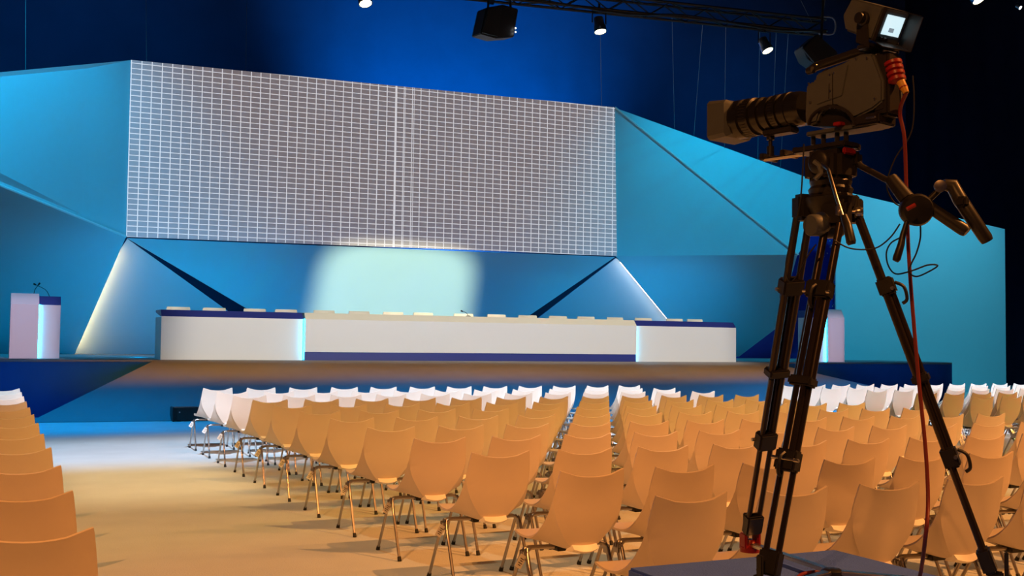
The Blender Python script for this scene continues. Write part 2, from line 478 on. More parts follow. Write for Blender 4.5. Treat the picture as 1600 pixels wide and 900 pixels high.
# LED strips tucked behind the panel edges
off = Vector((-0.12, 0.16, 0.0))
strip('edge_light', D.lerp(G, 0.12) + Vector((-0.10, 0.14, 0)), D.lerp(G, 0.98) + off, 0.03, M_LEDW)
strip('edge_light', C.lerp(Vv, 0.05) + Vector((0.08, 0.14, 0)), C.lerp(Vv, 0.98) + Vector((0.14, 0.2, 0)), 0.025, M_LEDN)
facet('lit_gap_panel', [at_y(1219, 443, 27.6), at_y(1212, 522, 27.6), at_y(1226, 522, 27.6), at_y(1224, 480, 27.6)], M_LITP)
facet('printed_panel', [at_y(1284, 360, 28.2), at_y(1308, 350, 28.2), gz(1308, 28.2, HS), gz(1276, 28.2, HS)], M_SPECK)

# ------------------------------------------------------------------ screen
scr = thing('projection_screen', 'wide screen showing a white test grid on grey above the desk', 'screen', tuple(D))
me = MB(); yo = Vector((0, -0.03, 0))
Al, Bl, Cl, Dl = [q + yo for q in (A, B, C, D)]
surf = MB(); surf.v = [Dl, Cl, Bl, Al]; surf.f = [[0, 1, 2, 3]]
so = surf.build('screen_surface', screen_material(0.2273, 0.1245, 0.232, 9.276 - D.x), scr, smooth=0)
MB().prism([Dl + Vector((0, 0.005, 0)), Cl + Vector((0, 0.005, 0)), Bl + Vector((0, 0.005, 0)), Al + Vector((0, 0.005, 0))], (0, 0.02, 0)).build('screen_backing', M_WHITE, scr, smooth=0)

# ------------------------------------------------------------------ desks
def desk(name, label, xa, xb, kind, side=0):
    """kind 'wing' or 'centre'"""
    yf = 22.12 if kind == 'wing' else 22.02
    t = thing(name, label, 'desk', ((xa + xb) / 2, yf + 0.4, HS), 'desk units on the stage')
    zt = HS + 0.83
    z0 = HS if kind == 'wing' else HS + 0.17
    # front slab, sides, slanted cap
    MB().span((xa, yf, z0), (xb, yf + 0.04, zt)).build('front_panel', M_WHITE, t, smooth=0)
    for x in (xa, xb - 0.04):
        MB().span((x + 0.001, yf + 0.041, HS), (x + 0.039, yf + 0.80, zt - 0.01)).build('side_panel', M_WHITE, t, smooth=0)
    cap = MB()
    cap.v = [Vector((xa, yf, zt)), Vector((xb, yf, zt)), Vector((xb, yf + 0.12, zt + 0.13)), Vector((xa, yf + 0.12, zt + 0.13)),
             Vector((xa, yf + 0.80, zt + 0.13)), Vector((xb, yf + 0.80, zt + 0.13)), Vector((xb, yf + 0.80, zt + 0.09)), Vector((xa, yf + 0.80, zt + 0.09)),
             Vector((xa, yf + 0.14, zt + 0.0)), Vector((xb, yf + 0.14, zt + 0.0))]
    cap.f = [[0, 1, 2, 3], [3, 2, 5, 4], [4, 5, 6, 7], [7, 6, 9, 8], [8, 9, 1, 0], [0, 3, 4, 7, 8], [1, 9, 6, 5, 2]]
    cap.build('desk_top', M_NAVY if kind == 'wing' else M_CREAM, t, smooth=0)
    if kind == 'centre':
        MB().span((xa, yf + 0.02, HS), (xb, yf + 0.06, z0 - 0.002)).build('plinth', M_NAVY, t, smooth=0)
        for x, s in ((xa, -1), (xb, 1)):
            MB().span((x + s * 0.002, yf + 0.055, HS + 0.02), (x + s * 0.018, yf + 0.075, zt + 0.0)).build('led_strip', M_LEDC, t, smooth=0)
    return t


XT = [gz(251, 22.12, 0).x, gz(476.5, 22.02, 0).x, gz(994.5, 22.02, 0).x, gz(1150, 22.12, 0).x]
desk('conference_desk', 'white end desk with navy top beside the warm lit gap', XT[0], XT[1] - 0.02, 'wing')
desk('conference_desk', 'long cream topped centre desk with navy plinth below the screen', XT[1], XT[2], 'centre')
desk('conference_desk', 'white end desk with navy top near the tripod legs', XT[2] + 0.02, XT[3], 'wing')

# speakers' chairs behind the desks
def panel_chair():
    t = thing('panel_chair', '', 'chair', (0, 0, 0), 'chairs behind the desks')
    MB().box((0, 0, 0.46), (0.46, 0.44, 0.07)).build('seat', M_CREAM, t, bevel=0.02)
    bk = MB(); pts = []
    for i in range(9):
        a = -1 + 2 * i / 8; pts.append((a * 0.235, 0.23 + 0.05 * (1 - a * a)))
    for z in (0.52, 1.02, 1.055):
        w_ = 1.0 if z < 1.04 else 0.95
        for (x, y) in pts: bk.v.append(Vector((x * w_, y + (z - 0.5) * 0.12, z)))
        for (x, y) in pts[::-1]: bk.v.append(Vector((x * w_, y + 0.03 + (z - 0.5) * 0.12, z)))
    n = 18
    for r in range(2):
        for k in range(n): bk.f.append([r * n + k, r * n + (k + 1) % n, (r + 1) * n + (k + 1) % n, (r + 1) * n + k])
    bk.f += [list(range(n))[::-1], [2 * n + k for k in range(n)]]
    bk.build('backrest', M_CREAM, t, smooth=50)
    MB().tube([(0, 0, 0.06), (0, 0, 0.43)], 0.025, 10).build('column', M_CHROME, t)
    for k in range(5):
        a = 2 * math.pi * k / 5
        MB().tube([(0, 0, 0.07), (0.27 * math.cos(a), 0.27 * math.sin(a), 0.025)], [0.02, 0.012], 6).build('foot_arm', M_CHROME, t)
    MB().box((0, 0.24, 0.47), (0.06, 0.07, 0.12)).build('back_bracket', M_BLACK, t)
    return t


ORD = ['first', 'second', 'third', 'fourth', 'fifth', 'sixth', 'seventh', 'eighth', 'ninth', 'tenth', 'eleventh', 'twelfth',
       'thirteenth', 'fourteenth', 'fifteenth', 'sixteenth', 'seventeenth']
tops = [(256, 297), (312, 352), (378, 416.5), (425, 463.5), (487, 524), (542, 577.6), (594, 630), (643, 678), (704.5, 739.7), (759, 791),
        (806, 839), (854.5, 886), (899, 931), (946, 977), (989, 1019), (1038, 1068), (1071, 1101)]
pc = panel_chair(); proto_used = False
for i, (a, b_) in enumerate(tops):
    o = copy_tree(pc) if proto_used else pc; proto_used = True
    dz = [0, .015, -.005, .01][i % 4]
    yy = 23.25 + [0, .08, -.03, .05, .02][i % 5]
    o.location = (gz((a + b_) / 2, yy + 0.3, 0).x, yy, HS)
    o.rotation_euler = (0, 0, random.uniform(-0.08, 0.08))
    o['label'] = 'cream speaker chair behind the desk, %s from the white lectern side' % ORD[i]


def gooseneck(mb, base, tip, bend):
    base = Vector(base); tip = Vector(tip); mid = base.lerp(tip, 0.5) + Vector(bend)
    mb.tube(smoothstep_pts([base, mid, tip], 5), 0.006, 6)
    d = (tip - mid).normalized()
    mb.tube([tip, tip + d * 0.05], [0.014, 0.016], 8)


t = thing('table_microphone', 'small black gooseneck microphone on the centre desk', 'microphone', tuple(at_y(728, 490, 22.5)))
mb = MB(); p0 = Vector((gz(731, 22.4, 0).x, 22.4, HS + 0.97)); gooseneck(mb, p0, p0 + Vector((-0.13, 0.0, 0.10)), (0.02, 0, 0.02)); mb.build('neck', M_BLACK, t)
MB().lathe(p0 - Vector((0, 0, 0.008)), (0, 0, 1), [(0, 0.06), (0.012, 0.055), (0.022, 0.02)], 16).build('base', M_BLACK, t)


# ------------------------------------------------------------------ lecterns
def lectern(label, x0, x1, xm, y, h, left_big):
    """big white block and a lower recessed block with navy head, cyan light in the corner"""
    t = thing('lectern', label, 'lectern', ((x0 + x1) / 2, y + 0.25, HS), 'lecterns on the stage')
    if left_big: bx0, bx1, sx0, sx1 = x0, xm, xm, x1
    else: bx0, bx1, sx0, sx1 = xm, x1, x0, xm
    hb = h * 0.83
    b = MB()
    pr = [(y, HS), (y, HS + hb), (y + 0.12, HS + h), (y + 0.5, HS + h), (y + 0.5, HS)]
    b.prism([Vector((bx0, q[0], q[1])) for q in pr], (bx1 - bx0, 0, 0)).build('main_block', M_WHITE, t, smooth=0)
    MB().span((sx0, y + 0.10, HS), (sx1, y + 0.5, HS + hb)).build('side_block', M_WHITE, t, smooth=0)
    b = MB(); pr = [(y + 0.09, HS + hb + 0.001), (y + 0.18, HS + h * 0.965), (y + 0.5, HS + h * 0.965), (y + 0.5, HS + hb + 0.001)]
    b.prism([Vector((sx0, q[0], q[1])) for q in pr], (sx1 - sx0, 0, 0)).build('reading_top', M_NAVY, t, smooth=0)
    xs = xm + (0.002 if left_big else -0.018)
    MB().span((xs, y + 0.07, HS + 0.01), (xs + 0.016, y + 0.098, HS + hb)).build('led_strip', M_LEDC, t, smooth=0)
    for px_, dx in ((0.45, 0.08), (0.78, -0.25)):
        xx = x0 + (x1 - x0) * px_
        mb = MB(); gooseneck(mb, (xx, y + 0.3, HS + h * 0.96), (xx + dx, y + 0.26, HS + h + 0.17), (-dx * 0.2, 0, 0.02)); mb.build('microphone', M_BLACK, t)
    return t


yl = 22.7
lectern('white lectern with blue light strip left of the desks', gz(14.5, yl, 0).x, gz(93.5, yl, 0).x, gz(59, yl, 0).x, yl, 1.22, True)
yr = 22.7
lectern('white lectern with blue light strip seen behind the tripod legs', gz(1267, yr, 0).x, gz(1319.5, yr, 0).x, gz(1294, yr, 0).x, yr, 1.38, False)

# front fill speaker on the floor by the ramp
q0 = at_z(269, 659, 0.0)
t = thing('floor_speaker', 'low black speaker box on the floor by the ramp foot', 'speaker', tuple(q0))
sp = Vector((q0.x + 0.42, q0.y + 0.16, 0))
MB().box(sp + Vector((0, 0.0, 0.125)), (0.82, 0.30, 0.23)).build('cabinet', M_BLACK, t, bevel=0.015)
MB().box(sp + Vector((0.02, -0.155, 0.125)), (0.70, 0.012, 0.19)).build('grille', M_CAMD, t, bevel=0.004)
for sx in (-0.40, 0.40): MB().box(sp + Vector((sx, -0.02, 0.125)), (0.035, 0.33, 0.25)).build('end_cheek', M_BLACK, t, bevel=0.01)
MB().lathe(sp + Vector((-0.30, -0.162, 0.16)), (0, -1, 0), [(0, 0.012), (0.004, 0.012)], 12).build('badge', M_STEEL, t)
for sx in (-0.3, 0.3): MB().box(sp + Vector((sx, 0, 0.005)), (0.06, 0.2, 0.01)).build('foot', M_RUBBER, t)

# ------------------------------------------------------------------ overhead rig
def fixture_can(label, px, py, y, size, aim, lit=M_LAMP, drop=0.0):
    P = at_y(px, py, y)
    t = thing('spotlight', label, 'spotlight', tuple(P), 'spotlights on the truss')
    ax = Vector(aim).normalized(); r = size
    MB().lathe(P - ax * r * 2.4, ax, [(0, r * 0.55), (r * 0.15, r * 0.8), (r * 1.6, r * 0.86), (r * 1.65, r * 1.0), (r * 2.6, r * 1.05), (r * 2.6, r * 0.9), (r * 2.3, r * 0.85)], 20).build('can', M_STEEL, t)
    MB().lathe(P - ax * 0.05 * r, ax, [(0, r * 0.85), (r * 0.08, r * 0.85), (r * 0.2, r * 0.4)], 20).build('lens', lit, t)
    yk = MB(); c0 = P - ax * r * 1.3
    yk.tube([c0 + Vector((-r * 1.25, 0, 0)), c0 + Vector((-r * 1.25, 0, r * 2.0)), c0 + Vector((r * 1.25, 0, r * 2.0)), c0 + Vector((r * 1.25, 0, 0))], r * 0.12, 6); yk.build('yoke', M_BLACK, t)
    MB().tube([c0 + Vector((0, 0, r * 2.0)), c0 + Vector((0, 0, r * 3.4 + drop))], r * 0.2, 8).build('clamp', M_BLACK, t)
    return t


T0 = at_z(800, -8, 8.6); T1 = at_z(1285, 44, 8.6)
t = thing('lighting_truss', 'dark lattice lighting truss running above the stage behind the camera', 'truss', tuple(T0))
tdir = (T1 - T0).normalized(); tn = tdir.cross(Vector((0, 0, 1)))
ch = [tn * 0.14 + Vector((0, 0, 0.16)), tn * -0.14 + Vector((0, 0, 0.16)), tn * 0.14 - Vector((0, 0, 0.14)), tn * -0.14 - Vector((0, 0, 0.14))]
T00 = T0 - tdir * 7.0
Lt = (T1 - T00).length
for c_ in ch: MB().tube([T00 + c_, T1 + c_], 0.03, 8).build('chord', M_TRUSS, t)
nb = 30
for i in range(nb):
    a = T00 + tdir * (Lt * i / nb); b_ = T00 + tdir * (Lt * (i + 1) / nb)
    mb = MB()
    for (u, v) in ((0, 2), (1, 3), (0, 1), (2, 3)):
        if i % 2: u, v = v, u
        mb.tube([a + ch[u], b_ + ch[v]], 0.014, 6)
    mb.build('brace', M_TRUSS, t)
mb = MB(); mb.tube(smoothstep_pts([T00 + tdir * (Lt * k / 12) + Vector((0, -0.16, -0.10 - 0.05 * (k % 3))) for k in range(13)], 4), 0.025, 6); mb.build('cable_loom', M_BLACK, t)
mb = MB(); mb.tube(smoothstep_pts([T1 - tdir * 0.35 + Vector((0, 0, 0.2)), T1 + Vector((0.12, -0.2, 0.2)), T1 + Vector((0.15, -0.2, -0.15)), T1 - tdir * 0.25 + Vector((0, -0.2, -0.2))], 5), 0.02, 6); mb.build('cable_loop', M_WIRE, t)

fixture_can('lit chrome spotlight hanging under the middle of the truss', 938, 48, 20.2, 0.13, (0.05, -0.25, -1))
fixture_can('lit chrome spotlight tilted under the truss above the lens', 1199, 78, 19.7, 0.13, (0.22, -0.45, -1))
fixture_can('lit spotlight cut by the top edge above the screen', 571, 4, 20.4, 0.13, (0.1, -0.4, -1))
fixture_can('lit warm floodlight cut by the top edge at far right', 1529, -2, 19.0, 0.17, (0.2, -0.6, -1), drop=9.0)
fixture_can('tiny white light in the top right corner', 1594, 12, 19.0, 0.05, (0.2, -0.8, -0.6), M_LAMPW, drop=9.5)


def box_fixture(label, corners, y, depth, parts_label=None):
    P = [at_y(px, py, y) for px, py in corners]
    cen = sum(P, Vector()) / len(P)
    t = thing('box_floodlight', label, 'floodlight', tuple(cen), 'box floodlights overhead')
    b = MB(); b.prism(P, depth); b.build('housing', M_BLACK, t, bevel=0.015)
    return t, P, cen


t, P, cen = box_fixture('black box floodlight hanging above the grid screen', [(760, 12), (786, 7), (810, 14), (803, 58), (775, 60), (751, 53)], 19.5, (0.0, 0.45, 0.05))
MB().prism([at_y(763, 14, 19.45), at_y(785, 9, 19.45), at_y(778, 57, 19.45), at_y(754, 51, 19.45)], (0, 0.03, 0)).build('barn_door', M_CAMD, t, smooth=0)
MB().tube([at_y(762, 22, 19.7), at_y(764, -14, 19.7), at_y(796, -14, 19.7), at_y(798, 16, 19.7)], 0.025, 6).build('yoke', M_TRUSS, t)
MB().tube([at_y(768, 6, 19.6), at_y(772, -16, 19.6)], [0.05, 0.06], 8).build('clamp', M_STEEL, t)
for py in (44, 50): MB().lathe(at_y(805, py, 19.44), (1, -1, 0), [(0, 0.015), (0.02, 0.01)], 8).build('indicator', M_LAMPW, t)
t, P, cen = box_fixture('dark box floodlight hanging just behind the video camera top', [(1254, 73), (1277, 53), (1308, 80), (1312, 96), (1280, 104), (1262, 92)], 17.5, (0.1, 0.4, 0.0))
MB().tube([at_y(1283, 72, 17.6), at_y(1286, 0, 17.6), at_y(1287, -20, 17.6)], 0.03, 6).build('hanger', M_TRUSS, t)
MB().prism([at_y(1254, 75, 17.45), at_y(1262, 70, 17.45), at_y(1284, 100, 17.45), at_y(1278, 104, 17.45)], (0, 0.04, 0)).build('barn_door', M_CAMD, t, smooth=0)

# suspension wires down to the set
WL = [((40, -15), (40, 112), 'thin steel wire at far left above the cyan panel'),
      ((228, -15), (229, 97), 'thin steel wire just right of the screen corner'),
      ((386, -15), (384, 112), 'thin steel wire above the left half of the screen'),
      ((938, 40), (940, 166), 'faint wire below the middle spotlight'),
      ((1050, 25), (1054, 202), 'first steel wire right of the screen'),
      ((1098, 36), (1084, 214), 'slanting steel wire right of the screen'),
      ((1134, 40), (1132, 234), 'steel wire passing behind the lens hood'),
      ((1187, 48), (1184, 254), 'steel wire left of the tilted spotlight'),
      ((1213, 45), (1205, 262), 'steel wire right of the tilted spotlight'),
      ((1232, 46), (1219, 268), 'last steel wire before the camera body'),
      ((1245, -12), (1268, 34), 'short slanting wire holding the truss end'),
      ((1291, -12), (1285, 32), 'short upright wire holding the truss end')]
for (a, b_, lab) in WL:
    ya, yb = (20.0, 26.5) if a[1] > 10 else (26.55, 26.55)
    if 'truss end' in lab: ya = yb = 19.5
    pa, pb = at_y(*a, ya), at_y(*b_, yb)
    o = MB().tube([pa, pb], 0.006, 5).build('suspension_wire', M_WIRE, None)
    tag(o, lab, 'wire', 'suspension wires')


# ------------------------------------------------------------------ audience chairs
def chair_shell():
    # rows: centre(y,z)  crease(x,y,z)  edge(x,y,z)
    R = [((.215, .418), (.12, .215, .419), (.180, .205, .426)),
         ((.195, .436), (.12, .195, .437), (.208, .188, .442)),
         ((.09, .424), (.118, .09, .425), (.224, .09, .434)),
         ((-.03, .405), (.105, -.03, .406), (.228, -.01, .438)),
         ((-.12, .396), (.088, -.12, .398), (.226, -.085, .468)),
         ((-.172, .398), (.070, -.170, .402), (.220, -.140, .516)),
         ((-.194, .436), (.104, -.188, .440), (.214, -.176, .562)),
         ((-.214, .495), (.146, -.206, .500), (.210, -.200, .602)),
         ((-.232, .560), (.180, -.219, .562), (.207, -.215, .636)),
         ((-.246, .622), (.192, -.230, .628), (.204, -.228, .662)),
         ((-.266, .700), (.150, -.254, .708), (.196, -.246, .728)),
         ((-.283, .752), (.110, -.275, .760), (.188, -.262, .784)),
         ((-.289, .771), (.100, -.283, .779), (.1835, -.268, .806))]
    Cc = smoothstep_pts([(0, c[0], c[1]) for c, k, e in R], 3)
    Kk = smoothstep_pts([k for c, k, e in R], 3)
    Ee = smoothstep_pts([e for c, k, e in R], 3)
    bm = bmesh.new(); rows = []; ns = 3
    for c, k, e in zip(Cc, Kk, Ee):
        half = []
        for j in range(ns):           # centre -> crease, parabolic
            t_ = j / ns
            q = c.lerp(k, t_); q.y = c.y + (k.y - c.y) * t_ * t_; q.z = c.z + (k.z - c.z) * t_ * t_; half.append(q)
        for j in range(ns + 1):
            t_ = j / ns; half.append(k.lerp(e, t_))
        row = [Vector((-q.x, q.y, q.z)) for q in half[:0:-1]] + half
        rows.append([bm.verts.new(q) for q in row])
    nC = len(rows[0])
    for i in range(len(rows) - 1):
        for j in range(nC - 1):
            bm.faces.new((rows[i][j], rows[i][j + 1], rows[i + 1][j + 1], rows[i + 1][j]))
    bmesh.ops.recalc_face_normals(bm, faces=bm.faces)
    kset = []
    for i in range(12, 27):
        kset += [rows[i][ns].co.copy(), rows[i][nC - 1 - ns].co.copy()]
    bmesh.ops.solidify(bm, geom=list(bm.faces), thickness=0.011)
    bmesh.ops.recalc_face_normals(bm, faces=bm.faces)
    near = [v for v in bm.verts if any((v.co - q).length < 0.0125 for q in kset)]
    near = set(near)
    for f_ in bm.faces: f_.smooth = True
    for e_ in bm.edges:
        long_ = abs((e_.verts[0].co - e_.verts[1].co).normalized().x) < 0.93
        if e_.calc_face_angle(0) > math.radians(28): e_.smooth = False
        elif e_.verts[0] in near and e_.verts[1] in near and e_.calc_face_angle(0) > math.radians(5) and long_: e_.smooth = False
    me = bpy.data.meshes.new('shell'); bm.to_mesh(me); bm.free()
    me.materials.append(M_SHELL); return me


def make_chair():
    t = thing('conference_chair', '', 'chair', (0, 0, 0), 'rows of audience chairs')
    o = bpy.data.objects.new('shell', chair_shell()); COL.objects.link(o); o.parent = t
    lip = MB(); b = []
    for i, (z, y, wv) in enumerate(((.374, -.150, .080), (.378, -.205, .074), (.390, -.226, .070), (.420, -.204, .072), (.414, -.180, .078))):
        for k in range(7):
            a = -1 + k / 3; lip.v.append(Vector((a * wv, y + 0.014 * a * a, z + 0.012 * a * a * (1 if i < 3 else 0.2))))
    for i in range(5):
        i2 = (i + 1) % 5
        for k in range(6): lip.f.append([i * 7 + k, i * 7 + k + 1, i2 * 7 + k + 1, i2 * 7 + k])
    lip.f += [[i * 7 for i in range(5)], [i * 7 + 6 for i in range(5)][::-1]]
    lip.build('seat_lip', M_LIP, t, smooth=30)
    for s in (-1, 1):
        for fy in (-1, 1):
            yt = 0.01 + fy * 0.016
            path = [(s * .242, .03 + fy * .215, .012), (s * .240, yt + fy * 0.022, .350), (s * .232, yt + fy * 0.006, .372), (s * .215, yt, .383), (s * .19, yt, .386), (s * .07, yt - .02, .386)]
            lg = MB().tube(smoothstep_pts(path, 3), 0.0098, 8).build('leg', M_CHROME, t)
            d = (Vector(path[1]) - Vector(path[0])).normalized()
            MB().tube([Vector(path[0]) - d * 0.010, Vector(path[0]) + d * 0.018], [0.015, 0.0125], 8).build('foot_cap', M_RUBBER, lg)
        lk = MB(); lk.box((s * .242, .01, .362), (.020, .075, .022)); lk.box((s * .250, .01, .340), (.012, .055, .03))
        for k in range(3): lk.tube([(s * .249, -.012 + k * .022, .375), (s * .249, -.012 + k * .022, .352)], 0.008, 6)
        lk.build('row_link', M_CHROME, t, bevel=0.003)
    MB().box((0, -.01, .381), (.17, .11, .024)).build('seat_bracket', M_BLACK, t, bevel=0.004)
    MB().tube([(-.06, -.03, .386), (-.06, .16, .408)], 0.009, 6).build('seat_rail', M_CHROME, t)
    MB().tube([(.06, -.03, .386), (.06, .16, .408)], 0.009, 6).build('seat_rail', M_CHROME, t)
    return t


def make_tag(parent):
    b = MB(); M = Matrix.Rotation(0.55, 3, 'Y') @ Matrix.Rotation(0.25, 3, 'Z')
    c = Vector((-.275, -.02, .325)); b.box(c, (.046, .002, .070), M)
    tg = b.build('row_tag', M_TAGP, parent, smooth=0)
    k = MB()
    for dz, wd in ((.014, .028), (.003, .018), (-.009, .030), (-.020, .018)):
        k.box(c + M @ Vector((0, -.0016, dz)), (wd, .0008, .004), M)
    k.build('tag_print', M_INK, tg, smooth=0)
    MB().tube([c + M @ Vector((0, 0, .028)), Vector((-.252, .0, .365))], 0.0015, 5).build('tag_string', M_TAGP, tg)
    return tg


U = 0.64
CX0, CY0, DR, DC = 4.311246 * U, 22.784321 * U, 1.503963 * U, 0.877296 * U
proto = make_chair(); proto_t = None; used = [False]
tag_proto = None


def place_chair(x, y, rz, label, with_tag):
    global tag_proto
    if used[0]: o = copy_tree(proto_base[0])
    else:
        o = proto
        proto_base[0] = o; used[0] = True
    o.location = (x, y + 0.268, 0); o.rotation_euler = (0, 0, rz); o['label'] = label
    return o


proto_base = [None]


def in_view(x, y):
    ok = False
    for dx in (-.25, .25):
        for dy in (0, .5):
            for z in (0.02, .8):
                px, py, d = project(Vector((x + dx, y + dy, z)))
                if d > 0.3 and -6 < px < 1606 and -10 < py < 906: ok = True
    return ok


chairs = []
for r in range(12):
    for c in range(12):
        x = CX0 + c * DC; y = CY0 - r * DR
        if r == 10: x += 0.04; y -= 0.035
        if not in_view(x, y): continue
        chairs.append((x, y, 'pale shell chair, %s row from the stage, %s seat from the left aisle, centre block' % (ORD[r], ORD[c]), c == 0))
for r in range(12):
    for c in range(13):
        x = CX0 + (16.28 + c * 0.94) * DC; y = CY0 - (0.16 + r) * DR
        if not in_view(x, y): continue
        chairs.append((x, y, 'pale shell chair, %s row from the stage, %s seat from its aisle, right block' % (ORD[r], ORD[c]), False))
for r in range(12):
    x = CX0 + (-4.46 - 0.013 * r) * DC; y = CY0 - (-0.20 + r * 1.018) * DR
    if in_view(x, y):
        chairs.append((x, y, 'pale shell chair at the far left edge, %s row from the stage' % ORD[r], False))
objs = []
for (x, y, lab, tg) in chairs:
    objs.append((place_chair(x, y, random.uniform(-0.015, 0.015), lab, tg), tg))
first_tag = None
for o, tg in objs:
    if not tg: continue
    if first_tag is None:
        ORIGIN[o.name] = Vector((0, 0, 0)); first_tag = make_tag(o)
    else: copy_tree(first_tag, o)

# ------------------------------------------------------------------ camera riser
HP = 0.70
p_fl = at_z(975, 885, HP); p_fr = at_z(1310, 860, HP)
rx0, rx1, ryf, ryn = p_fl.x, p_fr.x, (p_fl.y + p_fr.y) / 2, 1.05
t = thing('camera_riser', 'blue carpeted riser platform under the camera tripod', 'platform', ((rx0 + rx1) / 2, (ryf + ryn) / 2, 0))
MB().span((rx0, ryn, HP - 0.06), (rx1, ryf, HP)).build('deck', M_PLATC, t, bevel=0.008)
MB().span((rx0 + 0.02, ryn + 0.02, 0.0), (rx0 + 0.035, ryf - 0.02, HP - 0.06)).build('side_skirt', M_NAVYC, t, smooth=0)
MB().span((rx1 - 0.035, ryn + 0.02, 0.0), (rx1 - 0.02, ryf - 0.02, HP - 0.06)).build('side_skirt', M_NAVYC, t, smooth=0)
MB().span((rx0 + 0.04, ryf - 0.035, 0.0), (rx1 - 0.04, ryf - 0.02, HP - 0.06)).build('end_skirt', M_NAVYC, t, smooth=0)
for x in (rx0 + 0.08, rx1 - 0.08):
    for y in (ryn + 0.08, ryf - 0.08): MB().tube([(x, y, 0), (x, y, HP - 0.06)], 0.025, 8).build('leg', M_STEEL, t)

# ------------------------------------------------------------------ tripod
DT = 3.53
apex = at_d(1296, 322, DT)
fA = at_z(1172, 862, HP); fB = at_z(1196, 938, HP); fC = at_z(1556, 932, HP)
cen = (fA + fB + fC) / 3
tri = thing('camera_tripod', 'tall dark two tube tripod with fluid head on the blue riser', 'tripod', (cen.x, cen.y, HP))


def leg(top, foot, clampside):
    ax = (foot - top); L = ax.length; ax.normalize()
    out = Vector((foot.x - cen.x, foot.y - cen.y, 0)).normalized()
    w_ = ax.cross(out).normalized()            # spacing direction of the two tubes
    lg = MB()
    up_end = top + ax * L * 0.46
    for s in (-1, 1): lg.tube([top + w_ * s * 0.024, up_end + w_ * s * 0.024], 0.0125, 10)
    o = lg.build('leg', M_CARBON, tri)
    mid0 = top + ax * L * 0.20; mid1 = top + ax * L * 0.68
    mm = MB()
    for s in (-1, 1): mm.tube([mid0 + w_ * s * 0.0115 + out * 0.016, mid1 + w_ * s * 0.0115 + out * 0.016], 0.0095, 8)
    mm.build('middle_tube', M_CARBON, o)
    lo = MB()
    for s in (-1, 1): lo.tube([mid1 - ax * 0.25 + w_ * s * 0.021, foot - ax * 0.05 + w_ * s * 0.021], 0.0095, 8)
    lo.build('lower_tube', M_CARBON, o)
    R3 = Matrix((w_, out - ax * out.dot(ax), -ax)).transposed()
    R3.normalize()
    for fr_, sz in ((0.21, (.078, .05, .055)), (0.46, (.078, .052, .03)), (0.67, (.070, .046, .065))):
        MB().box(top + ax * L * fr_ + out * 0.006, sz, R3).build('clamp', M_BLACK, o, bevel=0.006)
    for fr_ in (0.215, 0.665):
        c_ = top + ax * L * fr_ + out * 0.035
        MB().tube(smoothstep_pts([c_ - ax * 0.02, c_ + out * 0.022 - ax * 0.005, c_ + out * 0.018 + ax * 0.035, c_ + ax * 0.05], 4), 0.0055, 6).build('clamp_lever', M_BLACK, o)
        MB().tube([c_ - out * 0.01 + w_ * 0.045, c_ - out * 0.01 - w_ * 0.045], 0.006, 8).build('clamp_bolt', M_STEEL, o)
    MB().box(foot - ax * 0.075, (.066, .04, .075), R3).build('foot_block', M_BLACK, o, bevel=0.006)
    return o, ax, out, w_


topA = at_d(1257, 328, DT + 0.05); topB = at_d(1304, 336, DT - 0.08); topC = at_d(1338, 330, DT - 0.01)
for (tp, ft) in ((topA, fA), (topB, fB), (topC, fC)):
    o, ax, out, w_ = leg(tp, ft + Vector((0, 0, 0.035)), 1)
    base = Vector((ft.x, ft.y, HP))
    MB().lathe(base + Vector((0, 0, 0.0)), (0, 0, 1), [(0, 0.036), (0.018, 0.036), (0.03, 0.022), (0.045, 0.016)], 16).build('foot_pad', M_RED if ft is fA else M_BLACK, o)
    for s in (-1, 1): MB().box(base + Vector((0, 0, 0.04)) + w_ * s * 0.026, (.014, .045, .06), Matrix.Rotation(math.atan2(w_.y, w_.x), 3, 'Z')).build('foot_cheek', M_RED if ft is fA else M_BLACK, o, bevel=0.004)
    MB().box(base + Vector((0, 0, 0.085)) + out * 0.03, (.02, .012, .10), Matrix.Rotation(math.atan2(w_.y, w_.x), 3, 'Z')).build('foot_clip', M_BLACK, o, bevel=0.003)
# floor spreader
hub = Vector((cen.x, cen.y, HP + 0.03))
for ft in (fA, fB, fC):
    d = (hub - Vector((ft.x, ft.y, hub.z))); q = Vector((ft.x, ft.y, HP + 0.028))
    ang = math.atan2(d.y, d.x)
    MB().box(q + d * 0.5, (d.length - 0.05, 0.03, 0.014), Matrix.Rotation(ang, 3, 'Z')).build('spreader_arm', M_STEEL, tri, bevel=0.003)
MB().lathe(hub - Vector((0, 0, 0.028)), (0, 0, 1), [(0, 0.035), (0.03, 0.035), (0.036, 0.025)], 20).build('spreader_hub', M_BLACK, tri)
# bowl casting and fluid head
bz = apex.z
ctr = Vector((apex.x, apex.y, 0))


def hz(py, px=1296): return at_d(px, py, DT).z


